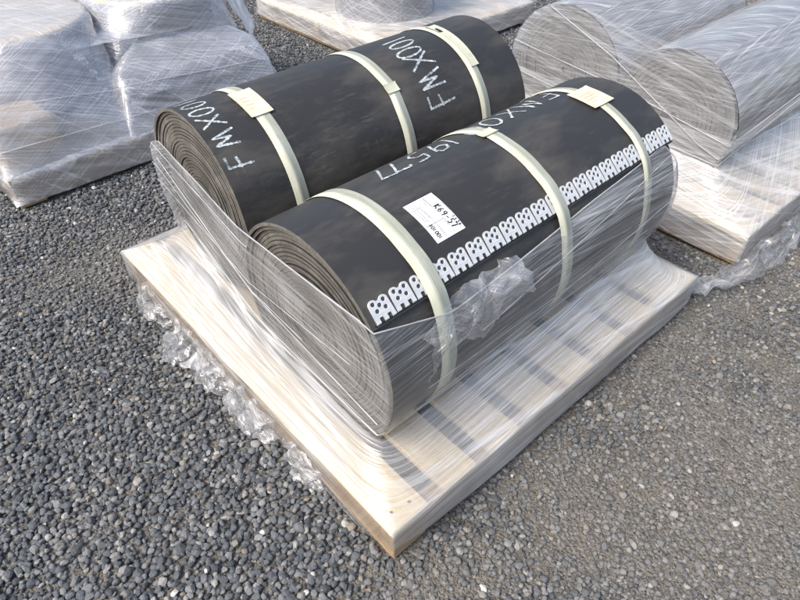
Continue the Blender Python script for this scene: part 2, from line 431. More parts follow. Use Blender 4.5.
single_stones()

# ---------------------------------------------------------------- pallets
def make_pallet(key, label, nails=False):
    px, py = PALLETS[key]
    root = empty('wooden_pallet', (px, py, 0)); tag(root, label, 'pallet', 'wooden pallets on the gravel')
    if 'board_meshes' not in globals():
        globals()['board_meshes'] = {}
    bmz = board_meshes
    def part(name, key2, x0, x1, y0, y1, z0, z1, mat, loc):
        if key2 not in bmz:
            bm = box_bm(x0, x1, y0, y1, z0, z1, 0.0025); o = bm_obj(name, bm, mat, root); bmz[key2] = o.data
        else: o = link(bpy.data.objects.new(name, bmz[key2]), root)
        o.location = loc
        return o
    t = 0.02
    starts = [0.0] + [0.157 + 0.152 * i for i in range(6)] + [1.069]
    wid = [0.107] + [0.102] * 6 + [PAL_L - 1.069]
    for i, (a, wd_) in enumerate(zip(starts, wid)):
        o = part('deck_board', 'deck%.3f' % wd_, 0, wd_, 0, PAL_W, -t, 0, M_DECK, (a, 0, HD - random.uniform(0, 0.0012)))
        if i in (0, 7) and nails:
            for yy in (0.03, PAL_W / 2, PAL_W - 0.03):
                for xx in (0.03, wd_ - 0.03):
                    bm = bmesh.new(); bmesh.ops.create_cone(bm, cap_ends=True, segments=8, radius1=0.0042, radius2=0.0036, depth=0.0022)
                    nb = bm_obj('nail', bm, M_NAIL, o); nb.location = (xx + random.uniform(-.008, .008), yy + random.uniform(-.006, .01), 0.0008)
    for yy in (0.004, PAL_W / 2 - 0.02, PAL_W - 0.044):
        part('stringer', 'stringer', 0, PAL_L - 0.008, 0, 0.04, 0.016, HD - t - 0.0015, M_STR, (0.004, yy, 0))
    for xx in (0.006, PAL_L / 2 - 0.05, PAL_L - 0.106):
        part('bottom_board', 'bottom', 0, 0.1, 0, PAL_W - 0.012, 0.0, 0.0155, M_STR, (xx, 0.006, 0))
    return root
make_pallet('main', 'pale pine pallet carrying the two black belt rolls with white writing', True)
make_pallet('right', 'film covered pallet under the two fully wrapped rolls')
make_pallet('left', 'film covered pallet under the wrapped pile of capped coils')
make_pallet('mid', 'film covered pallet under the grey standing coil, farthest back')

# ---------------------------------------------------------------- belt rolls
def surf(R, t, phe, phi):
    """outer radius of the spiral at angle phi (degrees, from the -y side upwards)"""
    return R - t * (((phi - phe) % 360) / 360.0)
def spiral_belt(name, R, t, gap, L, phe, seg, mats, parent, rin=0.016, tele=0.006, seed=0, core=0.012):
    turns = (R - rin) / t; n = int(turns * seg); r = random.Random(seed)
    offs = [[0.0, 0.0]] + [[r.uniform(0, tele) + core * min(1, (i + 0.3) / 3), r.uniform(0, tele) + core * min(1, i / 3)] for i in range(1, int(turns) + 3)]
    V = []; F = []; mi = []
    for i in range(n + 1):
        psi = 360.0 * i / seg; ph = R_(phe + psi); T = psi / 360.0
        k = int(T); f = T - k; f = f * f * (3 - 2 * f)
        a = offs[k][0] * (1 - f) + offs[k + 1][0] * f; b = offs[k][1] * (1 - f) + offs[k + 1][1] * f
        wob = 1 + 0.004 * math.sin(ph * 2 + seed) * min(1, T) + 0.003 * math.sin(ph * 3 + 1.3 * seed) * min(1, T / 3)
        ro = (R - t * T) * wob; ri = ro - (t - gap * (0.6 + 0.8 * r.random() if i % 9 == 0 else 1))
        c, s_ = math.cos(ph), math.sin(ph)
        V += [(a, -ro * c, ro * s_), (L - b, -ro * c, ro * s_), (L - b, -ri * c, ri * s_), (a, -ri * c, ri * s_)]
    for i in range(n):
        p, q = 4 * i, 4 * i + 4
        F += [(p, p + 1, q + 1, q), (p + 1, p + 2, q + 2, q + 1), (p + 2, p + 3, q + 3, q + 2), (p + 3, p, q, q + 3)]; mi += [0, 1, 0, 1]
    F += [(3, 2, 1, 0), (4 * n, 4 * n + 1, 4 * n + 2, 4 * n + 3)]; mi += [1, 0]
    # tight core plug so that no daylight shows through the middle
    o = mesh_obj(name, V, F, mats, parent)
    o.data.polygons.foreach_set('material_index', mi)
    sm = [m == 0 for m in mi]; o.data.polygons.foreach_set('use_smooth', sm)
    bm = bmesh.new(); bm.from_mesh(o.data); bmesh.ops.recalc_face_normals(bm, faces=bm.faces[:])
    for e in bm.edges:
        if len(e.link_faces) == 2 and e.calc_face_angle(0) > 0.6: e.smooth = False
    bm.to_mesh(o.data); bm.free()
    return o
def cyl_pt(R, zc, x, phi, lift=0.0):
    p = R_(phi); return Vector((x, -(R + lift) * math.cos(p), zc + (R + lift) * math.sin(p)))

class Roll:
    def __init__(self, name, x0, y0, z0, rz, R, L, t, phe, label, cat, group=None, seg=72, mats=None, seed=1, gap=0.0014, tele=0.006, core=0.012):
        self.R, self.L, self.t, self.phe = R, L, t, phe
        self.root = empty(name, (x0, y0, z0), rz); tag(self.root, label, cat, group)
        self.zc = R - t * (((270 - phe) % 360) / 360.0) + 0.001
        self.belt = spiral_belt('belt', R, t, gap, L, phe, seg, mats or [M_RUB, M_EDGE], self.root, seed=seed, tele=tele, core=core)
        self.belt.location = (0, 0, self.zc)
    def pt(self, x, phi, lift=0.0): return cyl_pt(surf(self.R, self.t, self.phe, phi), self.zc, x, phi, lift)
    def ribbon(self, name, pts, wdt, mat, parent, lift=0.0009, step=0.006, ragged=0.0):
        """flat stroke that lies on the curved belt through (x, phi) points"""
        V = []; F = []
        P = []
        for (a, b), (c, d) in zip(pts[:-1], pts[1:]):
            ln = math.hypot(c - a, R_(d - b) * self.R); n = max(1, int(ln / step))
            for i in range(n): P.append((a + (c - a) * i / n, b + (d - b) * i / n))
        P.append(pts[-1])
        for i, (x, ph) in enumerate(P):
            x1, p1 = P[max(i - 1, 0)]; x2, p2 = P[min(i + 1, len(P) - 1)]
            dx, dp = x2 - x1, R_(p2 - p1) * self.R; ln = math.hypot(dx, dp) or 1
            nx, np_ = -dp / ln, dx / ln
            hw = wdt / 2 * (1 + random.uniform(-ragged, ragged)); jx = random.uniform(-ragged, ragged) * wdt * 0.12
            for s in (-1, 1): V.append(self.pt(x + nx * hw * s + jx, ph + math.degrees((np_ * hw * s) / self.R), lift))
        for i in range(len(P) - 1): F.append((2 * i, 2 * i + 2, 2 * i + 3, 2 * i + 1))
        return V, F
    def strokes(self, name, strokes, wdt, mat, parent, lift=0.0009, ragged=0.35):
        V = []; F = []
        for i, st in enumerate(strokes):
            v, f = self.ribbon(name, st, wdt, mat, parent, lift + 0.00008 * i, 0.004, ragged); o = len(V)
            V += v; F += [tuple(a + o for a in q) for q in f]
        o = mesh_obj(name, V, F, mat, parent, True)
        bm = bmesh.new(); bm.from_mesh(o.data); bmesh.ops.recalc_face_normals(bm, faces=bm.faces[:]); bm.to_mesh(o.data); bm.free()
        return o
    def write(self, text, fn, wdt):
        for i, ch in enumerate(text):
            o = self.strokes('painted_character', [[fn(i, a, h) for a, h in st] for st in GLYPH[ch]], wdt, M_CHALK, self.root)
    def patch(self, name, x0, x1, p0, p1, mat, parent, lift, skew=0.0, thick=0.0006, curl=0.0, nx=6, ny=10):
        V = []; F = []
        for k in (1, 0):
            for i in range(nx + 1):
                for j in range(ny + 1):
                    fx, fy = i / nx, j / ny
                    cl = curl * (abs(fy - 0.5) * 2) ** 3 + curl * 0.5 * (abs(fx - 0.5) * 2) ** 4
                    V.append(self.pt(x0 + (x1 - x0) * fx + skew * (fy - 0.5), p0 + (p1 - p0) * fy, lift + cl + (thick if k else 0)))
        n = (nx + 1) * (ny + 1)
        for i in range(nx):
            for j in range(ny):
                a = i * (ny + 1) + j; b = a + ny + 1
                F += [(a, b, b + 1, a + 1), (n + a, n + a + 1, n + b + 1, n + b)]
        per = [i * (ny + 1) for i in range(nx + 1)] + [nx * (ny + 1) + j for j in range(1, ny + 1)] + [i * (ny + 1) + ny for i in range(nx - 1, -1, -1)] + [j for j in range(ny - 1, 0, -1)]
        for a, b in zip(per, per[1:] + per[:1]): F.append((b, a, n + a, n + b))
        return mesh_obj(name, V, F, mat, parent, False)

GLYPH = {  # stroke letters in a unit cell: (advance, height)
 'F': [[(0.02, -0.05), (0.05, 1.0), (0.72, 0.98)], [(-0.08, 0.48), (0.6, 0.55)]],
 'M': [[(0.0, 0.05), (0.12, 1.0), (0.5, 0.25), (0.62, 0.98), (1.0, 0.0)]],
 'X': [[(0.0, 0.98), (0.9, 0.02)], [(0.95, 1.0), (0.02, -0.02)]],
 '0': [[(0.5 + 0.43 * math.sin(a), 0.5 + 0.5 * math.cos(a)) for a in np.linspace(0.3, 2 * math.pi + 0.45, 18)]],
 '1': [[(0.3, 1.0), (0.36, 0.0)]],
 '9': [[(0.82, 0.7), (0.6, 0.98), (0.22, 0.92), (0.12, 0.66), (0.35, 0.48), (0.7, 0.56), (0.84, 0.85), (0.74, 0.4), (0.55, 0.0)]],
 '5': [[(0.85, 1.0), (0.25, 0.97), (0.2, 0.56), (0.6, 0.62), (0.85, 0.36), (0.65, 0.06), (0.15, 0.02)]],
 '7': [[(0.08, 0.86), (0.12, 0.99), (0.85, 0.96), (0.42, 0.0)]],
 'K': [[(0.1, 1), (0.1, 0)], [(0.85, 1), (0.12, 0.45), (0.9, 0.0)]],
 '6': [[(0.75, 0.95), (0.3, 0.7), (0.12, 0.25), (0.4, 0.0), (0.78, 0.2), (0.6, 0.48), (0.18, 0.36)]],
 '-': [[(0.1, 0.45), (0.9, 0.5)]],
 '2': [[(0.1, 0.8), (0.5, 1.0), (0.8, 0.75), (0.1, 0.0), (0.9, 0.03)]],
 '8': [[(0.5, 0.52), (0.15, 0.78), (0.5, 1), (0.82, 0.78), (0.5, 0.52), (0.12, 0.22), (0.5, 0), (0.86, 0.24), (0.5, 0.52)]],
}
ROLL_A = Roll('belt_roll', 0.0891, 0.3609, HD, 0.0, 0.2676, 1.067, 0.0092, 37.0,
              'black conveyor belt roll with the silver hinged fastener strip along its edge', 'belt roll', 'belt rolls on the pine pallet', seed=1)
ROLL_B = Roll('belt_roll', 0.1689, 1.0038, HD, -0.005, 0.2672, 1.1056, 0.0092, 265.0,
              'black conveyor belt roll marked twice with white letters around its girth', 'belt roll', 'belt rolls on the pine pallet', seed=5)
ROLL_A.root.rotation_euler = (0, 0, 0.0089)

# hinged fastener strip on roll A
def plate_mesh():
    cu = bpy.data.curves.new('plate', 'CURVE'); cu.dimensions = '2D'; cu.fill_mode = 'BOTH'; cu.extrude = 0.0013; cu.bevel_depth = 0.0005; cu.bevel_resolution = 1
    out = []
    hw = 0.0245
    out += [(-hw, -0.0255), (-0.0138, -0.0255), (-0.0138, -0.0162), (-0.0045, -0.0162), (-0.0045, -0.0255), (0.0055, -0.0255), (0.0055, -0.0162), (0.0148, -0.0162), (0.0148, -0.0255), (hw, -0.0255)]
    def lobe(cx, a0, a1, n=9): return [(cx + 0.0098 * math.cos(R_(a0 + (a1 - a0) * i / n)), 0.0145 + 0.0098 * math.sin(R_(a0 + (a1 - a0) * i / n))) for i in range(n + 1)]
    out += lobe(0.0128, -5, 158) + lobe(-0.0128, 22, 185)
    def spl(pts):
        s = cu.splines.new('POLY'); s.points.add(len(pts) - 1); s.use_cyclic_u = True
        for p, (x, y) in zip(s.points, pts): p.co = (x, y, 0, 1)
    spl(out)
    for hx, hy in HOLES: spl([(hx + 0.0053 * math.cos(a), hy + 0.0053 * math.sin(a)) for a in np.linspace(0, 2 * math.pi, 12, endpoint=False)])
    ob = bpy.data.objects.new('plate', cu); COL.objects.link(ob)
    dg = bpy.context.evaluated_depsgraph_get(); me = bpy.data.meshes.new_from_object(ob.evaluated_get(dg))
    bpy.data.objects.remove(ob); bpy.data.curves.remove(cu)
    # rolled loops at the ends of the tines
    bm = bmesh.new(); bm.from_mesh(me)
    for a, b in ((-hw, -0.0138), (-0.0045, 0.0055), (0.0148, hw)):
        r = bmesh.ops.create_cone(bm, cap_ends=True, segments=10, radius1=0.0036, radius2=0.0036, depth=b - a)
        bmesh.ops.transform(bm, matrix=Matrix.Translation(((a + b) / 2, -0.0255, -0.0012)) @ Matrix.Rotation(R_(90), 4, 'Y'), verts=r['verts'])
    # pressed rib
    r = bmesh.ops.create_cube(bm, size=1); bmesh.ops.transform(bm, matrix=Matrix.Translation((0, -0.0098, 0.0014)) @ Matrix.Diagonal((0.036, 0.0016, 0.0014, 1)), verts=r['verts'])
    bm.to_mesh(me); bm.free(); me.materials.clear(); me.materials.append(M_STEEL); me.name = 'fastener_plate'
    return me
HOLES = [(-0.0128, 0.0148), (0.0128, 0.0148), (0.0, 0.0072), (-0.0105, -0.0022), (0.0105, -0.0022)]
def rivet_mesh():
    bm = bmesh.new(); bmesh.ops.create_cone(bm, cap_ends=True, segments=10, radius1=0.0034, radius2=0.0026, depth=0.0016)
    me = bpy.data.meshes.new('rivet'); bm.to_mesh(me); bm.free(); me.materials.append(M_RIVET); return me
def fasteners():
    pm = plate_mesh(); rm = rivet_mesh(); n = 20; ph = 43.6
    R0 = surf(ROLL_A.R, ROLL_A.t, ROLL_A.phe, ph)
    p = R_(ph); nrm = Vector((0, -math.cos(p), math.sin(p))); tg = Vector((0, math.sin(p), math.cos(p)))
    rot = Matrix((Vector((1, 0, 0)), tg, nrm)).transposed().to_4x4()
    for i in range(n):
        x = 0.031 + i * (1.067 - 0.062) / (n - 1) + 0.007
        o = link(bpy.data.objects.new('fastener_plate', pm), ROLL_A.root)
        pos = Vector((x, 0, ROLL_A.zc)) + nrm * (R0 + 0.0012) + tg * random.uniform(-0.0006, 0.0006)
        o.matrix_local = Matrix.Translation(pos) @ rot @ Matrix.Rotation(random.uniform(-0.03, 0.03), 4, 'Z') @ Matrix.Diagonal((1, 0.88, 1, 1))
        for hx, hy in HOLES:
            q = link(bpy.data.objects.new('rivet', rm), o); q.location = (hx, hy, 0.0002)
    # hinge pin that runs through the loops along the belt end
    pts = [ROLL_A.pt(0.01 + 1.05 * i / 40, 38.15, 0.0006) for i in range(41)]
    tube('hinge_pin', pts, 0.002, M_PIN, ROLL_A.root, 6)
fasteners()

# straps
def strap(roll, x, wdt, drift=0.0, bumps=None, seed=0, kink=None):
    rr = random.Random(seed); V = []; F = []; U = []; n = 150; lay = []
    for i in range(n + 1):
        phi = -60 + 360.0 * i / n
        base = surf(roll.R, roll.t, roll.phe, phi) + 0.0024
        if bumps:
            a = (phi - 37) ; a = (a + 180) % 360 - 180
            if -3 <= a <= 14: base = roll.R + 0.0058
            elif -20 < a < -3:
                tt = (a + 20) / 17; base = base + (roll.R + 0.0058 - base) * tt * 0.9
            elif 14 < a < 22: base = base + (roll.R + 0.0058 - base) * (22 - a) / 8
        xc = x + drift * math.sin(R_(phi)) + 0.0018 * math.sin(R_(phi * 2.3) + seed)
        if kink:
            a = (phi - kink[0] + 180) % 360 - 180; xc += kink[1] * math.exp(-(a / 9.0) ** 2) + kink[2] * (1 if a > 0 else 0) * math.exp(-(a / 60) ** 2)
        lay.append((phi, base, xc))
    prof = [(-0.5, 0.0), (-0.485, 0.0005), (-0.2, 0.0005), (-0.185, 0.0011), (0.1, 0.0011), (0.115, 0.0005), (0.485, 0.0005), (0.5, 0.0)]
    m = len(prof)
    for i, (phi, base, xc) in enumerate(lay):
        for k, (a, hgt) in enumerate(prof):
            V.append(cyl_pt(base, roll.zc, xc + a * wdt, phi, hgt)); U.append((R_(phi) * roll.R, a * wdt))
    for i in range(n):
        for k in range(m - 1):
            F.append((i * m + k, i * m + k + 1, (i + 1) * m + k + 1, (i + 1) * m + k))
    o = mesh_obj('strap', V, F, M_STRAP, roll.root, True, U)
    bm = bmesh.new(); bm.from_mesh(o.data); bmesh.ops.recalc_face_normals(bm, faces=bm.faces[:]); bm.to_mesh(o.data); bm.free()
    return o
sA1 = strap(ROLL_A, 0.162, 0.046, 0.0, True, 1)
sA2 = strap(ROLL_A, 0.566, 0.042, 0.010, True, 2, kink=(97, 0.008, 0.0))
sA3 = strap(ROLL_A, 0.918, 0.036, 0.012, True, 3)
sB1 = strap(ROLL_B, 0.180, 0.042, 0.0, False, 4)
sB2 = strap(ROLL_B, 0.578, 0.040, 0.0, False, 5, kink=(52, 0.006, 0.0))
sB3 = strap(ROLL_B, 0.905, 0.040, 0.0, False, 6)
# folded strap tail with its seal on top of roll A's middle strap, loose end on roll B
def seal(roll, st, x, p0, p1, wdt, name='seal', lift=0.0036):
    return roll.patch(name, x - wdt / 2, x + wdt / 2, p0, p1, M_STRAP, st, lift, 0.0, 0.0016, 0.002)
seal(ROLL_A, sA2, 0.577, 93, 99, 0.05); seal(ROLL_B, sB2, 0.584, 49.5, 56, 0.045)
seal(ROLL_B, sB3, 0.918, 47, 95, 0.034, 'strap_end')
o = ROLL_B.patch('printed_mark', 0.900, 0.918, 82, 96, M_INK, sB3, 0.0056, 0, 0.0003)
o['label'] = 'black printed bar on the strap end'

# buff tags tucked under the straps
def tagcard(roll, x0, x1, p0, p1, skew, st):
    t_ = roll.patch('paper_tag', x0, x1, p0, p1, M_TAG, st, 0.0042, skew, 0.0009, 0.0025)
    t_['label'] = 'buff paper tag stuck over the strap'
    for i in range(4):
        a = p0 + (p1 - p0) * (0.25 + 0.14 * i); xx0 = x0 + 0.012; xx1 = x0 + 0.012 + (x1 - x0 - 0.024) * (0.35 + 0.5 * random.random())
        v, f = roll.ribbon('x', [(xx0, a), (xx1, a)], 0.0014, None, None, 0.0056)
        mesh_obj('print_line', v, f, M_TAGINK, t_)
tagcard(ROLL_A, 0.885, 0.970, 75.5, 94.5, 0.0, sA3)
tagcard(ROLL_B, 0.147, 0.214, 65, 90, 0.0, sB1)

# white paint-marker writing
ROLL_B.write('FMX001', lambda i, a, h: (0.086 - 0.066 * h + 0.002 * math.sin(i * 2), (41.5, 54.5, 68.5, 79.5, 90, 101)[i] + a * (9.5, 10, 9.5, 7.5, 7.5, 6)[i] + (0.7 * h)), 0.0062)
ROLL_B.write('FMX001', lambda i, a, h: (0.787 - 0.1 * h + (0, 0.0, 0.004, 0, 0.012, 0.014)[i], (32, 44.5, 57.5, 70.5, 81.5, 92)[i] + a * (12, 11, 13, 9, 8, 6)[i] + (-1.5 * h + (2 if i == 2 else 0))), 0.0068)
XS = [0.905, 0.835, 0.765, 0.69, 0.62, 0.53, 0.498, 0.435, 0.368, 0.325]
ROLL_A.write('FMX0019577', lambda i, a, h: (XS[i] - a * 0.058 - 0.016 * h, 116 - 16 * h), 0.0062)

# white shipping label
def shipping_label():
    x0, x1, p0, p1 = 0.2225, 0.3035, 54.2, 77.0
    lb = ROLL_A.patch('paper_label', x0, x1, p0, p1, M_PAPER, ROLL_A.root, 0.0006, -0.006, 0.0005, 0.0, 4, 12)
    lb['label'] = 'white shipping label with black handwriting'
    # label axes: reads along falling phi, letter tops towards growing x
    def q(a, h): return (x0 + (x1 - x0) * h - 0.006 * (0.5 - a), p1 + (p0 - p1) * a)
    def lines(segs, wd, mat, name): ROLL_A.strokes(name, [[q(*s) for s in sg] for sg in segs], wd, mat, lb, 0.00125, 0.1)
    rl = random.Random(4)
    lines([[(0.03, 0.36), (0.97, 0.36)], [(0.03, 0.66), (0.97, 0.66)], [(0.62, 0.03), (0.62, 0.66)], [(0.2, 0.03), (0.2, 0.36)]], 0.0011, M_PRINT, 'printed_rule')
    pr = []
    for (a0, a1, hs) in ((0.05, 0.18, (0.1, 0.18, 0.26)), (0.24, 0.55, (0.13, 0.2)), (0.24, 0.5, (0.31,)), (0.66, 0.8, (0.6,)), (0.3, 0.55, (0.95,)), (0.05, 0.3, (0.6, 0.52)), (0.66, 0.9, (0.32,))):
        for h in hs:
            a = a0
            while a < a1 - 0.02:
                b = min(a1, a + rl.uniform(0.015, 0.05)); pr.append([(a, h), (b, h)]); a = b + 0.012
    lines(pr, 0.0014, M_PRINT, 'small_print')
    for text, a0, da, wa, h0, dh in (('K69-57', 0.3, 0.1, 0.08, 0.68, 0.2), ('1126', 0.66, 0.065, 0.055, 0.9, 0.08), ('801001', 0.6, 0.06, 0.05, 0.13, 0.11)):
        for i, ch in enumerate(text):
            lines([[(a0 + da * i + wa * a, h0 + dh * h) for a, h in st] for st in GLYPH[ch]], 0.003 if da > 0.09 else 0.002, M_INK, 'handwritten_character')
shipping_label()

# ---------------------------------------------------------------- stretch film
FM_WALL = film_mat('stretch_film_clear', 0.05, 0.85, 0.0, 0.2, (0.03, -0.05, 0.12), patch=0.22, dens=True)
FM_END = film_mat('stretch_film_end_layers', 0.13, 0.95, 2.0, 0.2, (0.05, -0.06, 0.16), patch=0.3, dens=True)
FM_BASE = film_mat('stretch_film_layered', 0.32, 0.85, 5.0, 0.2, (0.02, -0.06, 0.14), patch=0.3, dens=True)
FM_BG = film_mat('stretch_film_heavy', 0.38, 0.9, 21.0, 0.17, (0.12, -0.35, 0.45), patch=0.3, shine=0.11)
FM_BG2 = film_mat('stretch_film_blue_sheen', 0.32, 0.8, 47.0, 0.13, (0.3, -0.6, 0.9), tint=(0.88, 0.91, 0.97), patch=0.3, shine=0.2)
FM_R = film_mat('stretch_film_taut', 0.28, 0.8, 33.0, 0.18, (0.10, -0.12, 0.3), patch=0.12, shine=0.1, bmp=0.12)
FM_R2 = film_mat('stretch_film_single_layer', 0.10, 0.62, 39.0, 0.18, (0.16, -0.1, 0.24), patch=0.08, shine=0.07, bmp=0.1)
FM_LOOSE = film_mat('stretch_film_loose', 0.05, 0.42, 9.0, 0.16, (0.3, -0.9, 1.7), patch=0.4, sv=0.5, shine=0.12)
FM_ROPE = film_mat('stretch_film_bunched', 0.45, 0.5, 13.0, 0.2)

def wrap(name, org, circs, xn, xf, zc_fn, ztop_fn, mat, label, top_segs=26, parent=None, wr=1.0, yawf=0.0):
    """film wound round pallet base and load. circs: (yc, zc, R) front and back rolls; xn(y), xf(y): end planes."""
    ox, oy = org; (yf, zf, Rf), (yb, zb, Rb) = circs
    def yfront(z): d = z - zf; return yf - math.sqrt(max(1e-6, (Rf + 0.0045) ** 2 - d * d))
    def yback(z): d = z - zb; return yb + math.sqrt(max(1e-6, (Rb + 0.0045) ** 2 - d * d))
    us = []   # (side, f)
    for side, n in ((0, 110), (1, 110), (2, 60), (3, 60)):
        us += [(side, i / n) for i in range(n)]
    us.append((3, 1.0))
    def ring(side, f, x0, x1, y0, y1):
        if side == 0: return (x0, y1 + (y0 - y1) * f)
        if side == 1: return (x0 + (x1 - x0) * f, y0)
        if side == 2: return (x1, y0 + (y1 - y0) * f)
        return (x1 + (x0 - x1) * f, y1)
    V = []; U = []; F = []; D = []; per = 0; prev = None; rows = None
    def layers(side, f, i):
        if i >= 20: return (0.85 - 0.30 * f) if side == 0 else (0.30 + 0.75 * min(1, f / 0.55) if side == 1 else 1.0)
        k = math.exp(-((f - 1) / 0.10) ** 2) if side == 0 else (math.exp(-(f / 0.10) ** 2) if side == 1 else 0)
        return 1.0 - 0.5 * k
    for (side, f) in us:
        q = ring(side, f, 0, PAL_L, 0, PAL_W)
        if prev: per += math.hypot(q[0] - prev[0], q[1] - prev[1])
        prev = q; P = []
        # skirt
        e = 0.007
        for i in range(7):
            t = i / 6.0
            zb0 = (0.045 * math.exp(-((per - PAL_W) / 0.07) ** 2) if org == (0, 0) else 0) + 0.008 + 0.028 * (0.5 + 0.9 * mnoise.noise(Vector((per * 3.1, 5, org[0]))))
            z = max(0.004, zb0) + (HD - zb0 - 0.002) * t
            x, y = ring(side, f, -e, PAL_L + e, -e, PAL_W + e)
            P.append([x, y, z])
        x, y = ring(side, f, -0.004, PAL_L + 0.004, -0.004, PAL_W + 0.004); P.append([x, y, HD + 0.0035])
        dx, dy = x, y
        # slope from the deck edge up to the load
        zc = zc_fn(side, f)
        yq = PAL_W * (1 - f) if side == 0 else 0
        def wall(z):
            y0, y1 = yfront(z), yback(z)
            if side == 0:
                y = y1 + (y0 - y1) * f; return xn(y), y
            if side == 2:
                ya = y0 + yawf * (xf(y0) - xn(y0)); y = ya + (y1 - ya) * f; return xf(y), y
            if side == 1:
                xx = xn(y0) + (xf(y0) - xn(y0)) * f; return xx, y0 + yawf * (xx - xn(y0))
            return xf(y1) + (xn(y1) - xf(y1)) * f, y1
        wx, wy = wall(zc)
        for i in range(1, 13):
            t = i / 12.0; s = t ** 1.0; zz = HD + 0.0035 + (zc - HD - 0.0035) * (t ** 1.25)
            P.append([dx + (wx - dx) * s, dy + (wy - dy) * s, zz])
        zt = ztop_fn(side, f)
        for i in range(1, top_segs + 1):
            z = zc + (zt - zc) * i / top_segs; x, y = wall(z); P.append([x, y, z])
        # wrinkles
        run = 0; cf = min(f, 1 - f) / 0.09; cf = min(1, cf); cf = cf * cf * (3 - 2 * cf)
        for i, p in enumerate(P):
            if i: run += math.dist(p, Plast)
            Plast = list(p)
            a = 0.0035 if i < 8 else (0.004 if i < 20 else 0.0012)
            w_ = (mnoise.noise(Vector((per * 2.2, run * 38, 1 + org[0]))) + 0.5 * mnoise.noise(Vector((per * 6, run * 90, 4)))) * a * wr * cf
            nx, ny = ((-1, 0), (0, -1), (1, 0), (0, 1))[side]
            nx, ny = nx * 0.7, ny * 0.7
            if i == 7: w_ *= 0.3
            V.append((ox + p[0] + nx * abs(w_), oy + p[1] + ny * abs(w_), max(0.003, p[2] + (w_ * 0.7 if 7 < i < 20 else 0))))
            D.append(layers(side, f, i))
            U.append((per, (p[2] if i < 8 else HD + 0.2 * (i - 7) / 12.0 if i < 20 else HD + 0.2 + p[2] - zc)))
        rows = len(P)
    nU = len(us)
    # ease the ridge where the slope turns the pallet corners
    V0 = list(V)
    for i in range(9, nU - 9):
        for j in range(8, 19):
            a = math.sin(math.pi * (j - 7) / 12.0) ** 0.5; acc = Vector((0, 0, 0))
            for q in range(-9, 10): acc += Vector(V0[(i + q) * rows + j])
            V[i * rows + j] = tuple(Vector(V0[i * rows + j]).lerp(acc / 19, a))
    for i in range(nU - 1):
        for j in range(rows - 1):
            F.append((i * rows + j, (i + 1) * rows + j, (i + 1) * rows + j + 1, i * rows + j + 1))
    o = mesh_obj(name, V, F, mat, parent, True, U)
    at = o.data.attributes.new('layers', 'FLOAT', 'POINT'); at.data.foreach_set('value', D)
    mi = []
    for q in range(len(F)):
        c_, r_ = divmod(q, rows - 1)
        mi.append(1 if (6 if c_ < 110 else -1) < r_ < 18 else (2 if c_ < 110 and r_ >= 18 else 0))
    o.data.polygons.foreach_set('material_index', mi)
    if label: tag(o, label, 'film')
    o['_rows'] = rows
    top = [Vector(V[i * rows + rows - 1]) for i in range(nU)]
    crease = [Vector(V[i * rows + 19]) for i in range(nU)]
    edge = [Vector(V[i * rows + 7]) for i in range(nU)]
    del o['_rows']
    return o, top, crease, edge
def xn_main(y):
    t = min(1, max(0, (y - 0.60) / 0.64)); return 0.083 + (0.163 - 0.083) * t
def xf_main(y):
    t = min(1, max(0, (y - 0.62) / 0.14)); return 1.1585 + (1.281 - 1.162) * t
def ztop_main(side, f):
    per = side + f
    w_ = 0.010 * mnoise.noise(Vector((per * 4, 2, 2)))
    if side == 0: return 0.47 + 0.07 * min(1, f / 0.09) ** 0.6 + 0.03 * f + w_
    if side == 1:
        return (0.552 - 0.047 * min(1, f / 0.18) if f < 0.18 else 0.505 + 0.055 * (f - 0.18) / 0.82) - 0.05 * max(0, (f - 0.96) / 0.04) + w_ * 0.5
    if side == 2: return 0.50 - 0.16 * min(1, f / 0.05) + w_ * 0.3
    return 0.345 + (0.125 * max(0, (f - 0.9) / 0.1)) + w_ * 0.3
def zc_main(side, f):
    if side == 0: return 0.20 + 0.115 * min(1, f / 0.15) - 0.06 * f
    if side == 1: return 0.255 + 0.02 * math.sin(f * 3.0)
    return 0.255 - 0.055 * f if side == 2 else 0.20
FILM, top, crease, edge = wrap('stretch_film', (0, 0), ((0.361, HD + 0.262, 0.2632), (1.004, HD + 0.2645, 0.2640)), xn_main, xf_main, zc_main, ztop_main, [FM_WALL, FM_BASE, FM_END],
     'clear streaked stretch film stretched from the pine pallet up around both black rolls', yawf=0.0089)
def rope(pts, rad, parent, every=3):
    return tube('film_rope', [p for i, p in enumerate(pts) if i % every == 0 or i == len(pts) - 1], rad, FM_ROPE, parent, 6)
rope([p + Vector((-0.002, -0.002, 0)) for p in top[:221]], 0.0016, FILM)
rope([p + Vector((-0.002, -0.002, 0.001)) for p in crease[4:221]], 0.0015, FILM)
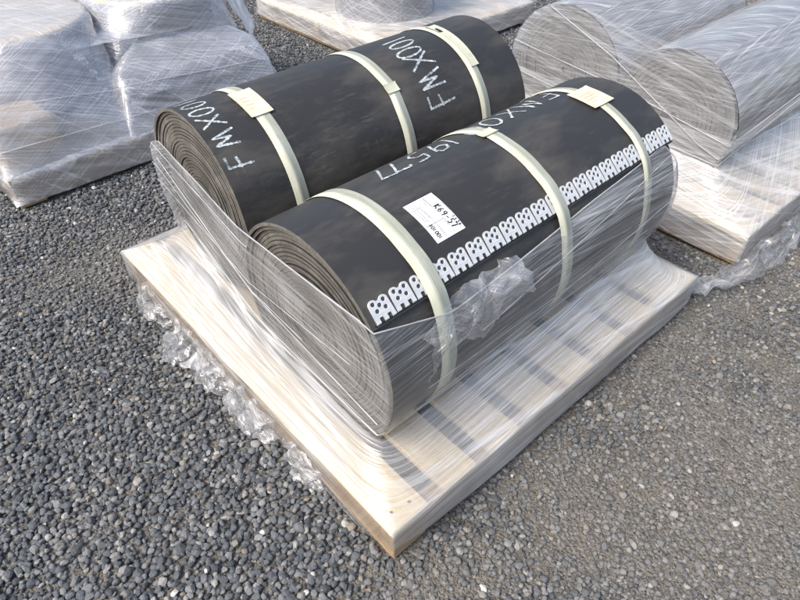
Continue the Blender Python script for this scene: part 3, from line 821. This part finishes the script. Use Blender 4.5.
# bunched strands running diagonally over the end of the rolls and along the front
def on_wall(side, f, z, lift=0.004):
    c = ((0.361, HD + 0.262, 0.2632), (1.004, HD + 0.2645, 0.2640))
    y0 = c[0][0] - math.sqrt(max(1e-6, (c[0][2] + lift) ** 2 - (z - c[0][1]) ** 2)); y1 = c[1][0] + math.sqrt(max(1e-6, (c[1][2] + lift) ** 2 - (z - c[1][1]) ** 2))
    if side == 0: y = y1 + (y0 - y1) * f; return Vector((xn_main(y) - lift, y, z))
    return Vector((xn_main(y0) + (xf_main(y0) - xn_main(y0)) * f, y0 - 0.001 + 0.0096 * f, z))
for (fa, za, fb, zb_, r) in ((0.02, 0.50, 0.60, 0.52, 0.0013), (0.0, 0.42, 0.75, 0.36, 0.001), (0.05, 0.46, 0.98, 0.30, 0.0012), (0.0, 0.36, 0.9, 0.42, 0.0009)):
    rope([on_wall(0, fa + (fb - fa) * i / 30, za + (zb_ - za) * i / 30) for i in range(31)], r, FILM, 1)
for (fa, za, fb, zb_, r) in ((0.02, 0.27, 0.97, 0.40, 0.0010), (0.25, 0.42, 0.99, 0.53, 0.0009), (0.1, 0.36, 0.9, 0.34, 0.0008)):
    rope([on_wall(1, fa + (fb - fa) * i / 30, za + (zb_ - za) * i / 30) for i in range(31)], r, FILM, 1)
# second, looser winding over the near end and the front of the base
def rg(q): return abs(mnoise.noise(q)) * 2.2 - 0.45
def crumple(name, grid, mat, parent, amp=0.012, freq=14, seed=0, smooth=True):
    """loose sheet through a grid of points with crumpled relief"""
    nu, nv = len(grid), len(grid[0]); V = []; F = []; U = []
    for i in range(nu):
        for j in range(nv):
            p = Vector(grid[i][j]); q = p * freq + Vector((seed, seed * 2, 0))
            d = Vector((rg(q), rg(q + Vector((31, 0, 0))), rg(q + Vector((0, 57, 0))))) + 0.5 * Vector((rg(q * 2.3), rg(q * 2.3 + Vector((31, 0, 0))), rg(q * 2.3 + Vector((0, 57, 0)))))
            p = p + d * amp; p.z = max(p.z, 0.004); V.append(p); U.append((i * 0.5 / nu + seed, j * 0.25 / nv))
    for i in range(nu - 1):
        for j in range(nv - 1): F.append((i * nv + j, (i + 1) * nv + j, (i + 1) * nv + j + 1, i * nv + j + 1))
    return mesh_obj(name, V, F, mat, parent, smooth, U)
# torn flap that hangs over the belt below the fastener strip
def flap():
    G = []
    for i in range(34):
        s = i / 33.0; x = 0.10 + 0.285 * s
        hi = 29 + 5 * math.sin(s * 3.1) - 6 * (1 - s) ** 3 + (3 if s > 0.8 else 0)
        lo = -4 + 12 * abs(math.sin(s * 5.3)) + 6 * s
        row = []
        for j in range(18):
            t = j / 17.0; ph = hi + (lo - hi) * t
            p = ROLL_A.pt(x + 0.012 * math.sin(t * 4 + s * 3) + (0.02 * t if s > 0.8 else 0), ph, 0.010 + 0.022 * math.sin(math.pi * t) * (0.3 + s) + 0.012 * (s > 0.85))
            row.append(ROLL_A.root.location + p)
        G.append(row)
    o = crumple('loose_flap', G, FM_LOOSE, FILM, 0.007, 26, 2)
    o['label'] = 'crumpled torn flap of film'
flap()
# shreds hanging from the skirt along the short side
def shreds():
    for k, (ya, yb, out, drop) in enumerate(((1.24, 1.02, 0.05, 0.0), (1.0, 0.8, 0.085, 0.02), (0.84, 0.66, 0.065, 0.0), (0.68, 0.44, 0.055, 0.0), (0.40, 0.24, 0.03, 0))):
        G = []
        for i in range(44):
            s = i / 43.0; y = ya + (yb - ya) * s; row = []
            w_ = math.sin(math.pi * s) ** 0.6
            for j in range(20):
                t = j / 19.0
                row.append(Vector((-0.009 - out * w_ * t ** 1.3, y + 0.012 * math.sin(t * 5 + i * 0.45), 0.085 * (1 - t) * (0.5 + 0.5 * w_) + 0.012)))
            G.append(row)
        crumple('torn_shred', G, FM_LOOSE, FILM, 0.011, 20, 3 + k)
shreds()

# ---------------------------------------------------------------- right pallet: two fully wrapped rolls
RX, RY = PALLETS['right']
R1 = Roll('belt_roll', 1.712, 0.42, HD, 0, 0.23, 1.0, 0.016, 200, 'dark belt roll sealed under white film, at the pallet edge beside the trailing film', 'belt roll', 'wrapped belt rolls', seg=48, mats=[M_WRUB, M_GREYEDGE], seed=8, tele=0.003, core=0.004)
R2 = Roll('belt_roll', 1.715, 0.90, HD, 0, 0.25, 1.0, 0.016, 240, 'larger dark belt roll sealed under white film, inner one of its pallet', 'belt roll', 'wrapped belt rolls', seg=48, mats=[M_WRUB, M_GREYEDGE], seed=9, tele=0.003, core=0.004)
rc = ((0.42 - RY, HD + 0.226, 0.23), (0.90 - RY, HD + 0.246, 0.25))
def zr_top(side, f): return 0.345
FILM_R, _, cr_r, _ = wrap('stretch_film', (RX, RY), rc, lambda y: 0.139, lambda y: 1.156, lambda s, f: 0.235 + 0.02 * math.sin(f * 3 + s), zr_top, [FM_BG, FM_BG, FM_R],
      'milky film sealing the two rolls behind the fastener roll, with a tail trailing on gravel', top_segs=8, wr=1.6)
def hull_film(name, pts, mat, label=None, parent=None, cut=None, step=0.05, amp=0.006, smooth=4, shear=0.0, seed=0, uvdir=None):
    """taut film: convex hull of the points it is stretched over, without its underside"""
    bm = bmesh.new()
    for p in pts: bm.verts.new(p)
    r = bmesh.ops.convex_hull(bm, input=bm.verts[:])
    bmesh.ops.delete(bm, geom=[v for v in bm.verts if not v.link_faces], context='VERTS')
    bm.normal_update()
    if cut is not None:
        bmesh.ops.bisect_plane(bm, geom=bm.verts[:] + bm.edges[:] + bm.faces[:], plane_co=(0, 0, cut), plane_no=(0, 0, -1), clear_outer=True)
    bm.normal_update()
    bmesh.ops.delete(bm, geom=[f for f in bm.faces if f.normal.z < -0.5], context='FACES')
    bmesh.ops.dissolve_limit(bm, angle_limit=R_(4), verts=bm.verts[:], edges=bm.edges[:])
    bmesh.ops.triangulate(bm, faces=bm.faces[:])
    for it in range(7):
        ed = [e for e in bm.edges if e.calc_length() > step]
        if not ed: break
        bmesh.ops.subdivide_edges(bm, edges=ed, cuts=1, use_grid_fill=False); bmesh.ops.triangulate(bm, faces=[f for f in bm.faces if len(f.verts) > 3])
    bm.normal_update()
    uvl = bm.loops.layers.uv.new('UVMap')
    # wrap direction follows the horizontal tangent of the taut facets
    for f in bm.faces:
        n = f.normal
        if n.xy.length > 0.3:
            az = round(math.atan2(n.y, n.x) / (math.pi / 4)) * math.pi / 4; el = round(math.asin(max(-1, min(1, n.z))) / 0.7) * 0.7
            n = Vector((math.cos(az) * math.cos(el), math.sin(az) * math.cos(el), math.sin(el))); t = Vector((-n.y, n.x, 0))
        else: n = Vector((0, 0, 1)); t = Vector((0.8, -0.5, 0))
        t.normalize(); b = n.cross(t).normalized()
        for lp in f.loops:
            c = lp.vert.co; lp[uvl].uv = (c.dot(t) + seed, c.dot(b) + 0.3 * seed)
    bd = {v for v in bm.verts if v.is_boundary}
    for _ in range(smooth):
        bmesh.ops.smooth_vert(bm, verts=[v for v in bm.verts if v not in bd], factor=0.4, use_axis_x=True, use_axis_y=True, use_axis_z=True)
    bm.normal_update()
    for v in bm.verts:
        c = v.co; q = mnoise.noise(Vector((c.x * 5 + seed, c.y * 5, c.z * 22))) + 0.6 * mnoise.noise(Vector((c.x * 14, c.y * 14 + seed, c.z * 40)))
        v.co = c + v.normal * (amp * q + amp * 0.6)
    o = bm_obj(name, bm, mat, parent, True)
    if label: tag(o, label, 'film')
    return o
def roll_pts(x0, x1, yc, zc, R, n=28):
    return [(x, yc - (R + 0.008) * math.cos(2 * math.pi * i / n), zc + (R + 0.008) * math.sin(2 * math.pi * i / n)) for x in (x0, x1) for i in range(n)]
hp = roll_pts(1.702, 2.722, 0.42, rc[0][1], 0.23) + roll_pts(1.702, 2.722, 0.90, rc[1][1], 0.25)
def keep_faces(o, fn):
    bm = bmesh.new(); bm.from_mesh(o.data); bm.normal_update()
    bmesh.ops.delete(bm, geom=[f for f in bm.faces if not fn(f)], context='FACES'); bm.to_mesh(o.data); bm.free()
keep_faces(hull_film('film_sheet', hp, FM_R2, None, FILM_R, cut=0.30, step=0.045, amp=0.0008, smooth=0, seed=3), lambda f: f.normal.x < -0.6)
for yc_, zc_, r_ in ((0.42, rc[0][1], 0.23), (0.90, rc[1][1], 0.25)):
    keep_faces(hull_film('film_hood', roll_pts(1.702, 2.722, yc_, zc_, r_, 36), FM_R, None, FILM_R, cut=0.30, step=0.05, amp=0.003, smooth=1, seed=3 + yc_), lambda f: f.normal.x > -0.6)
for pts in ([(1.695, 1.15, 0.45), (1.695, 0.62, 0.40), (1.70, 0.2, 0.33), (2.2, 0.16, 0.42), (2.72, 0.18, 0.46)], [(1.697, 1.16, 0.34), (1.697, 0.4, 0.26), (1.70, 0.215, 0.25), (2.1, 0.175, 0.36), (2.7, 0.16, 0.40)], [(1.70, 1.0, 0.61), (1.697, 0.7, 0.50), (1.698, 0.3, 0.30), (1.705, 0.22, 0.27), (2.2, 0.165, 0.3)]):
    P = []
    for a, b in zip(pts[:-1], pts[1:]):
        for i in range(8): P.append(Vector(a).lerp(Vector(b), i / 8))
    P.append(Vector(pts[-1])); rope([p + Vector((-0.004, -0.012, 0)) for p in P], 0.0016, FILM_R, 1)
# film tail trailing over the gravel beside the pallet
def tail():
    C = [(1.262, 0.03, 0.075), (1.32, 0.0, 0.045), (1.40, -0.045, 0.035), (1.53, -0.07, 0.035), (1.68, -0.075, 0.04), (1.82, -0.06, 0.045), (1.95, -0.045, 0.05), (2.12, -0.03, 0.05), (2.35, -0.05, 0.04)]
    W = [0.02, 0.03, 0.04, 0.045, 0.05, 0.055, 0.05, 0.05, 0.03]
    G = []
    n = 70
    for i in range(n):
        s = i / (n - 1) * (len(C) - 1); k = min(int(s), len(C) - 2); f = s - k; f2 = f * f * (3 - 2 * f)
        p = Vector(C[k]).lerp(Vector(C[k + 1]), f2); w_ = W[k] * (1 - f2) + W[k + 1] * f2
        row = []
        for j in range(16):
            t = j / 15.0 - 0.5
            row.append(p + Vector((0.25 * w_ * t, 2 * w_ * t, 0.03 * math.cos(t * 6 + i * 0.15))))
        G.append(row)
    o = crumple('trailing_tail', G, FM_LOOSE, FILM_R, 0.017, 13, 12)
    o['label'] = 'crumpled film tail lying on the gravel'
tail()

# ---------------------------------------------------------------- left pallet: capped coils, a small roll, boxes
LX, LY = PALLETS['left']
def standing_coil(x, y, R, h, label, seed, cap=True, capR=None, group=None, mats=None):
    root = empty('standing_coil', (x, y, HD)); tag(root, label, 'coil', group)
    b = spiral_belt('belt', R, 0.02, 0.003, h, 0, 40, mats or [M_GRUB, M_EDGE], root, rin=0.06, tele=0.006, seed=seed, core=0.004)
    b.rotation_euler = (0, R_(-90), 0)
    if cap:
        bm = bmesh.new(); bmesh.ops.create_cone(bm, cap_ends=True, segments=48, radius1=capR or R * 1.03, radius2=capR or R * 1.03, depth=0.016)
        bmesh.ops.bevel(bm, geom=[e for e in bm.edges if e.calc_face_angle(0) > 1], offset=0.003, segments=1, affect='EDGES')
        c = bm_obj('cap_disc', bm, M_PLY, root); c.location = (0, 0, h + 0.0095)
    return root
standing_coil(0.17, 2.60, 0.31, 0.385, 'film covered standing coil with wooden cap, above the yellow carton', 3, group='capped coils under film')
standing_coil(0.80, 2.58, 0.28, 0.405, 'film covered standing coil with beige cap, behind the small wrapped roll', 4, group='capped coils under film')
LR = Roll('belt_roll', 0.42, 2.205, HD, 0, 0.105, 0.66, 0.016, 90, 'thin grey belt roll under film beside the end of the marked roll', 'belt roll', seg=40, mats=[M_RUB, M_DARKEDGE], seed=12, tele=0.003, core=0.003)
def carton(x, y, sx, sy, sz, rz, label):
    root = empty('carton', (x, y, HD), rz); tag(root, label, 'carton')
    bm_obj('box_body', box_bm(-sx / 2, sx / 2, -sy / 2, sy / 2, 0.0005, sz, 0.004), M_CARD, root)
    for s in (-1, 1):
        bm_obj('flap', box_bm(-sx / 2 + 0.003, sx / 2 - 0.003, min(s * 0.002, s * (sy / 2 - 0.003)), max(s * 0.002, s * (sy / 2 - 0.003)), sz + 0.0006, sz + 0.0046, 0.001), M_CARD, root)
    bm_obj('tape', box_bm(-sx / 2 + 0.006, sx / 2 - 0.006, -0.025, 0.025, sz + 0.0052, sz + 0.0058), plain('packing_tape', (0.55, 0.42, 0.25), 0.3), root)
carton(-0.005, 2.21, 0.22, 0.24, 0.17, 0.04, 'yellow cardboard carton under film at the corner of the coil pallet')
pk = empty('loose_plank', (0.15, 2.19, HD), 0.5); tag(pk, 'short brown plank poking against the film below the cartons', 'plank')
for zz in (0.0005, 0.0275): bm_obj('board', box_bm(-0.16, 0.16, -0.045, 0.045, zz, zz + 0.026, 0.002), M_STR, pk)
lp = [(LX + a, LY + b, z) for a in (-0.008, PAL_L + 0.008) for b in (-0.008, PAL_W + 0.008) for z in (0.02, HD + 0.002)]
def ring_pts(cx, cy, cr, ct, n=24): return [(cx + cr * math.cos(a), cy + cr * math.sin(a), ct) for a in np.linspace(0, 2 * math.pi, n, endpoint=False)]
box_pts = [(-0.125, 2.08, 0.315), (0.115, 2.085, 0.315), (-0.125, 2.335, 0.315)]
FILM_L = hull_film('stretch_film', lp + [(0.0, 2.12, 0.2), (1.0, 2.12, 0.2), (0.0, 3.3, 0.2), (1.0, 3.3, 0.2)], FM_BG2, 'bluish streaked film tented over the pile of capped coils', None, None, 0.05, 0.007, 3, seed=6)
hull_film('film_hood', ring_pts(0.17, 2.60, 0.325, 0.535) + box_pts + [(-0.14, 2.05, 0.13), (0.42, 2.06, 0.13), (-0.14, 3.0, 0.13), (0.6, 2.9, 0.13)], FM_BG2, None, FILM_L, 0.125, 0.045, 0.009, 3, seed=8)
hull_film('film_hood', ring_pts(0.80, 2.58, 0.295, 0.555) + [(0.45, 2.3, 0.3), (1.08, 2.3, 0.3), (0.4, 3.0, 0.13), (1.1, 3.0, 0.13)], FM_BG2, None, FILM_L, 0.125, 0.045, 0.009, 3, seed=10)
hull_film('film_hood', roll_pts(0.412, 1.088, 2.205, HD + 0.105, 0.105, 20) + [(1.10, 2.05, 0.13), (0.36, 2.05, 0.13), (0.6, 2.32, 0.42), (1.0, 2.32, 0.40)], FM_BG2, None, FILM_L, 0.125, 0.04, 0.006, 2, seed=12)
# diagonal ropes of film and a torn curtain on its right end
hull_film('film_sheet', ring_pts(0.17, 2.60, 0.322, 0.46) + ring_pts(0.80, 2.58, 0.292, 0.42), FM_BG2, None, FILM_L, 0.27, 0.045, 0.006, 2, seed=15)
from mathutils.bvhtree import BVHTree
_v = []; _f = []
for o_ in [FILM_L] + list(FILM_L.children):
    n0 = len(_v); _v += [v.co.copy() for v in o_.data.vertices]; _f += [tuple(i + n0 for i in p.vertices) for p in o_.data.polygons]
LTREE = BVHTree.FromPolygons(_v, _f)
for a, b, sag in (((-0.15, 2.03, 0.43), (1.1, 2.04, 0.30), 0.0), ((-0.15, 2.04, 0.25), (0.5, 2.035, 0.23), 0.0), ((0.3, 2.26, 0.57), (1.08, 2.04, 0.29), 0.02)):
    A, B = Vector(a), Vector(b)
    # keep the strand just outside the taut sheet
    P = []
    for i in range(25):
        p = A.lerp(B, i / 24)
        loc, nrm, _, _ = LTREE.ray_cast(Vector((p.x, p.y - 1.5, p.z + 0.9)), (Vector((0, 1.5, -0.9))).normalized())
        P.append(p if loc is None else loc + nrm * 0.003)
    rope(P, 0.0014, FILM_L, 1)
G = []
for i in range(26):
    s = i / 25.0; row = []
    for j in range(14):
        t = j / 13.0
        a = Vector((1.03, 2.33, 0.54)).lerp(Vector((1.105, 2.06, 0.14)), s)
        out = Vector((0.11, 0.04, -0.05)) * t * (0.55 + 0.45 * math.sin(s * 7 + 0.6)) * (0.5 + 0.8 * math.sin(math.pi * min(1, s * 1.1)))
        row.append(a + out)
    G.append(row)
o = crumple('torn_curtain', G, FM_BG, FILM_L, 0.012, 12, 31); o['label'] = 'ragged white film curtain at the end of the pile'

# ---------------------------------------------------------------- middle pallet: one wide standing coil
MX, MY = PALLETS['mid']
standing_coil(2.19, 2.53, 0.285, 0.46, 'grey standing coil under bluish film on the farthest pallet', 7, False)
mp = [(2.19 + 0.295 * math.cos(a), 2.53 + 0.295 * math.sin(a), z) for a in np.linspace(0, 2 * math.pi, 40, endpoint=False) for z in (HD + 0.01, HD + 0.475)]
lowp = [(MX + a, MY + b, z) for a in (-0.008, PAL_L + 0.008) for b in (-0.008, PAL_W + 0.008) for z in (0.025, HD + 0.002)]
FILM_M = hull_film('stretch_film', lowp + [(2.19 + 0.31 * math.cos(a), 2.53 + 0.31 * math.sin(a), 0.17) for a in np.linspace(0, 2 * math.pi, 32, endpoint=False)], FM_BG, 'white film skirt round the farthest pallet with the grey standing coil', None, None, 0.06, 0.006, 2, seed=14)
hull_film('film_hood', mp, FM_BG2, None, FILM_M, None, 0.06, 0.004, 1, seed=17)
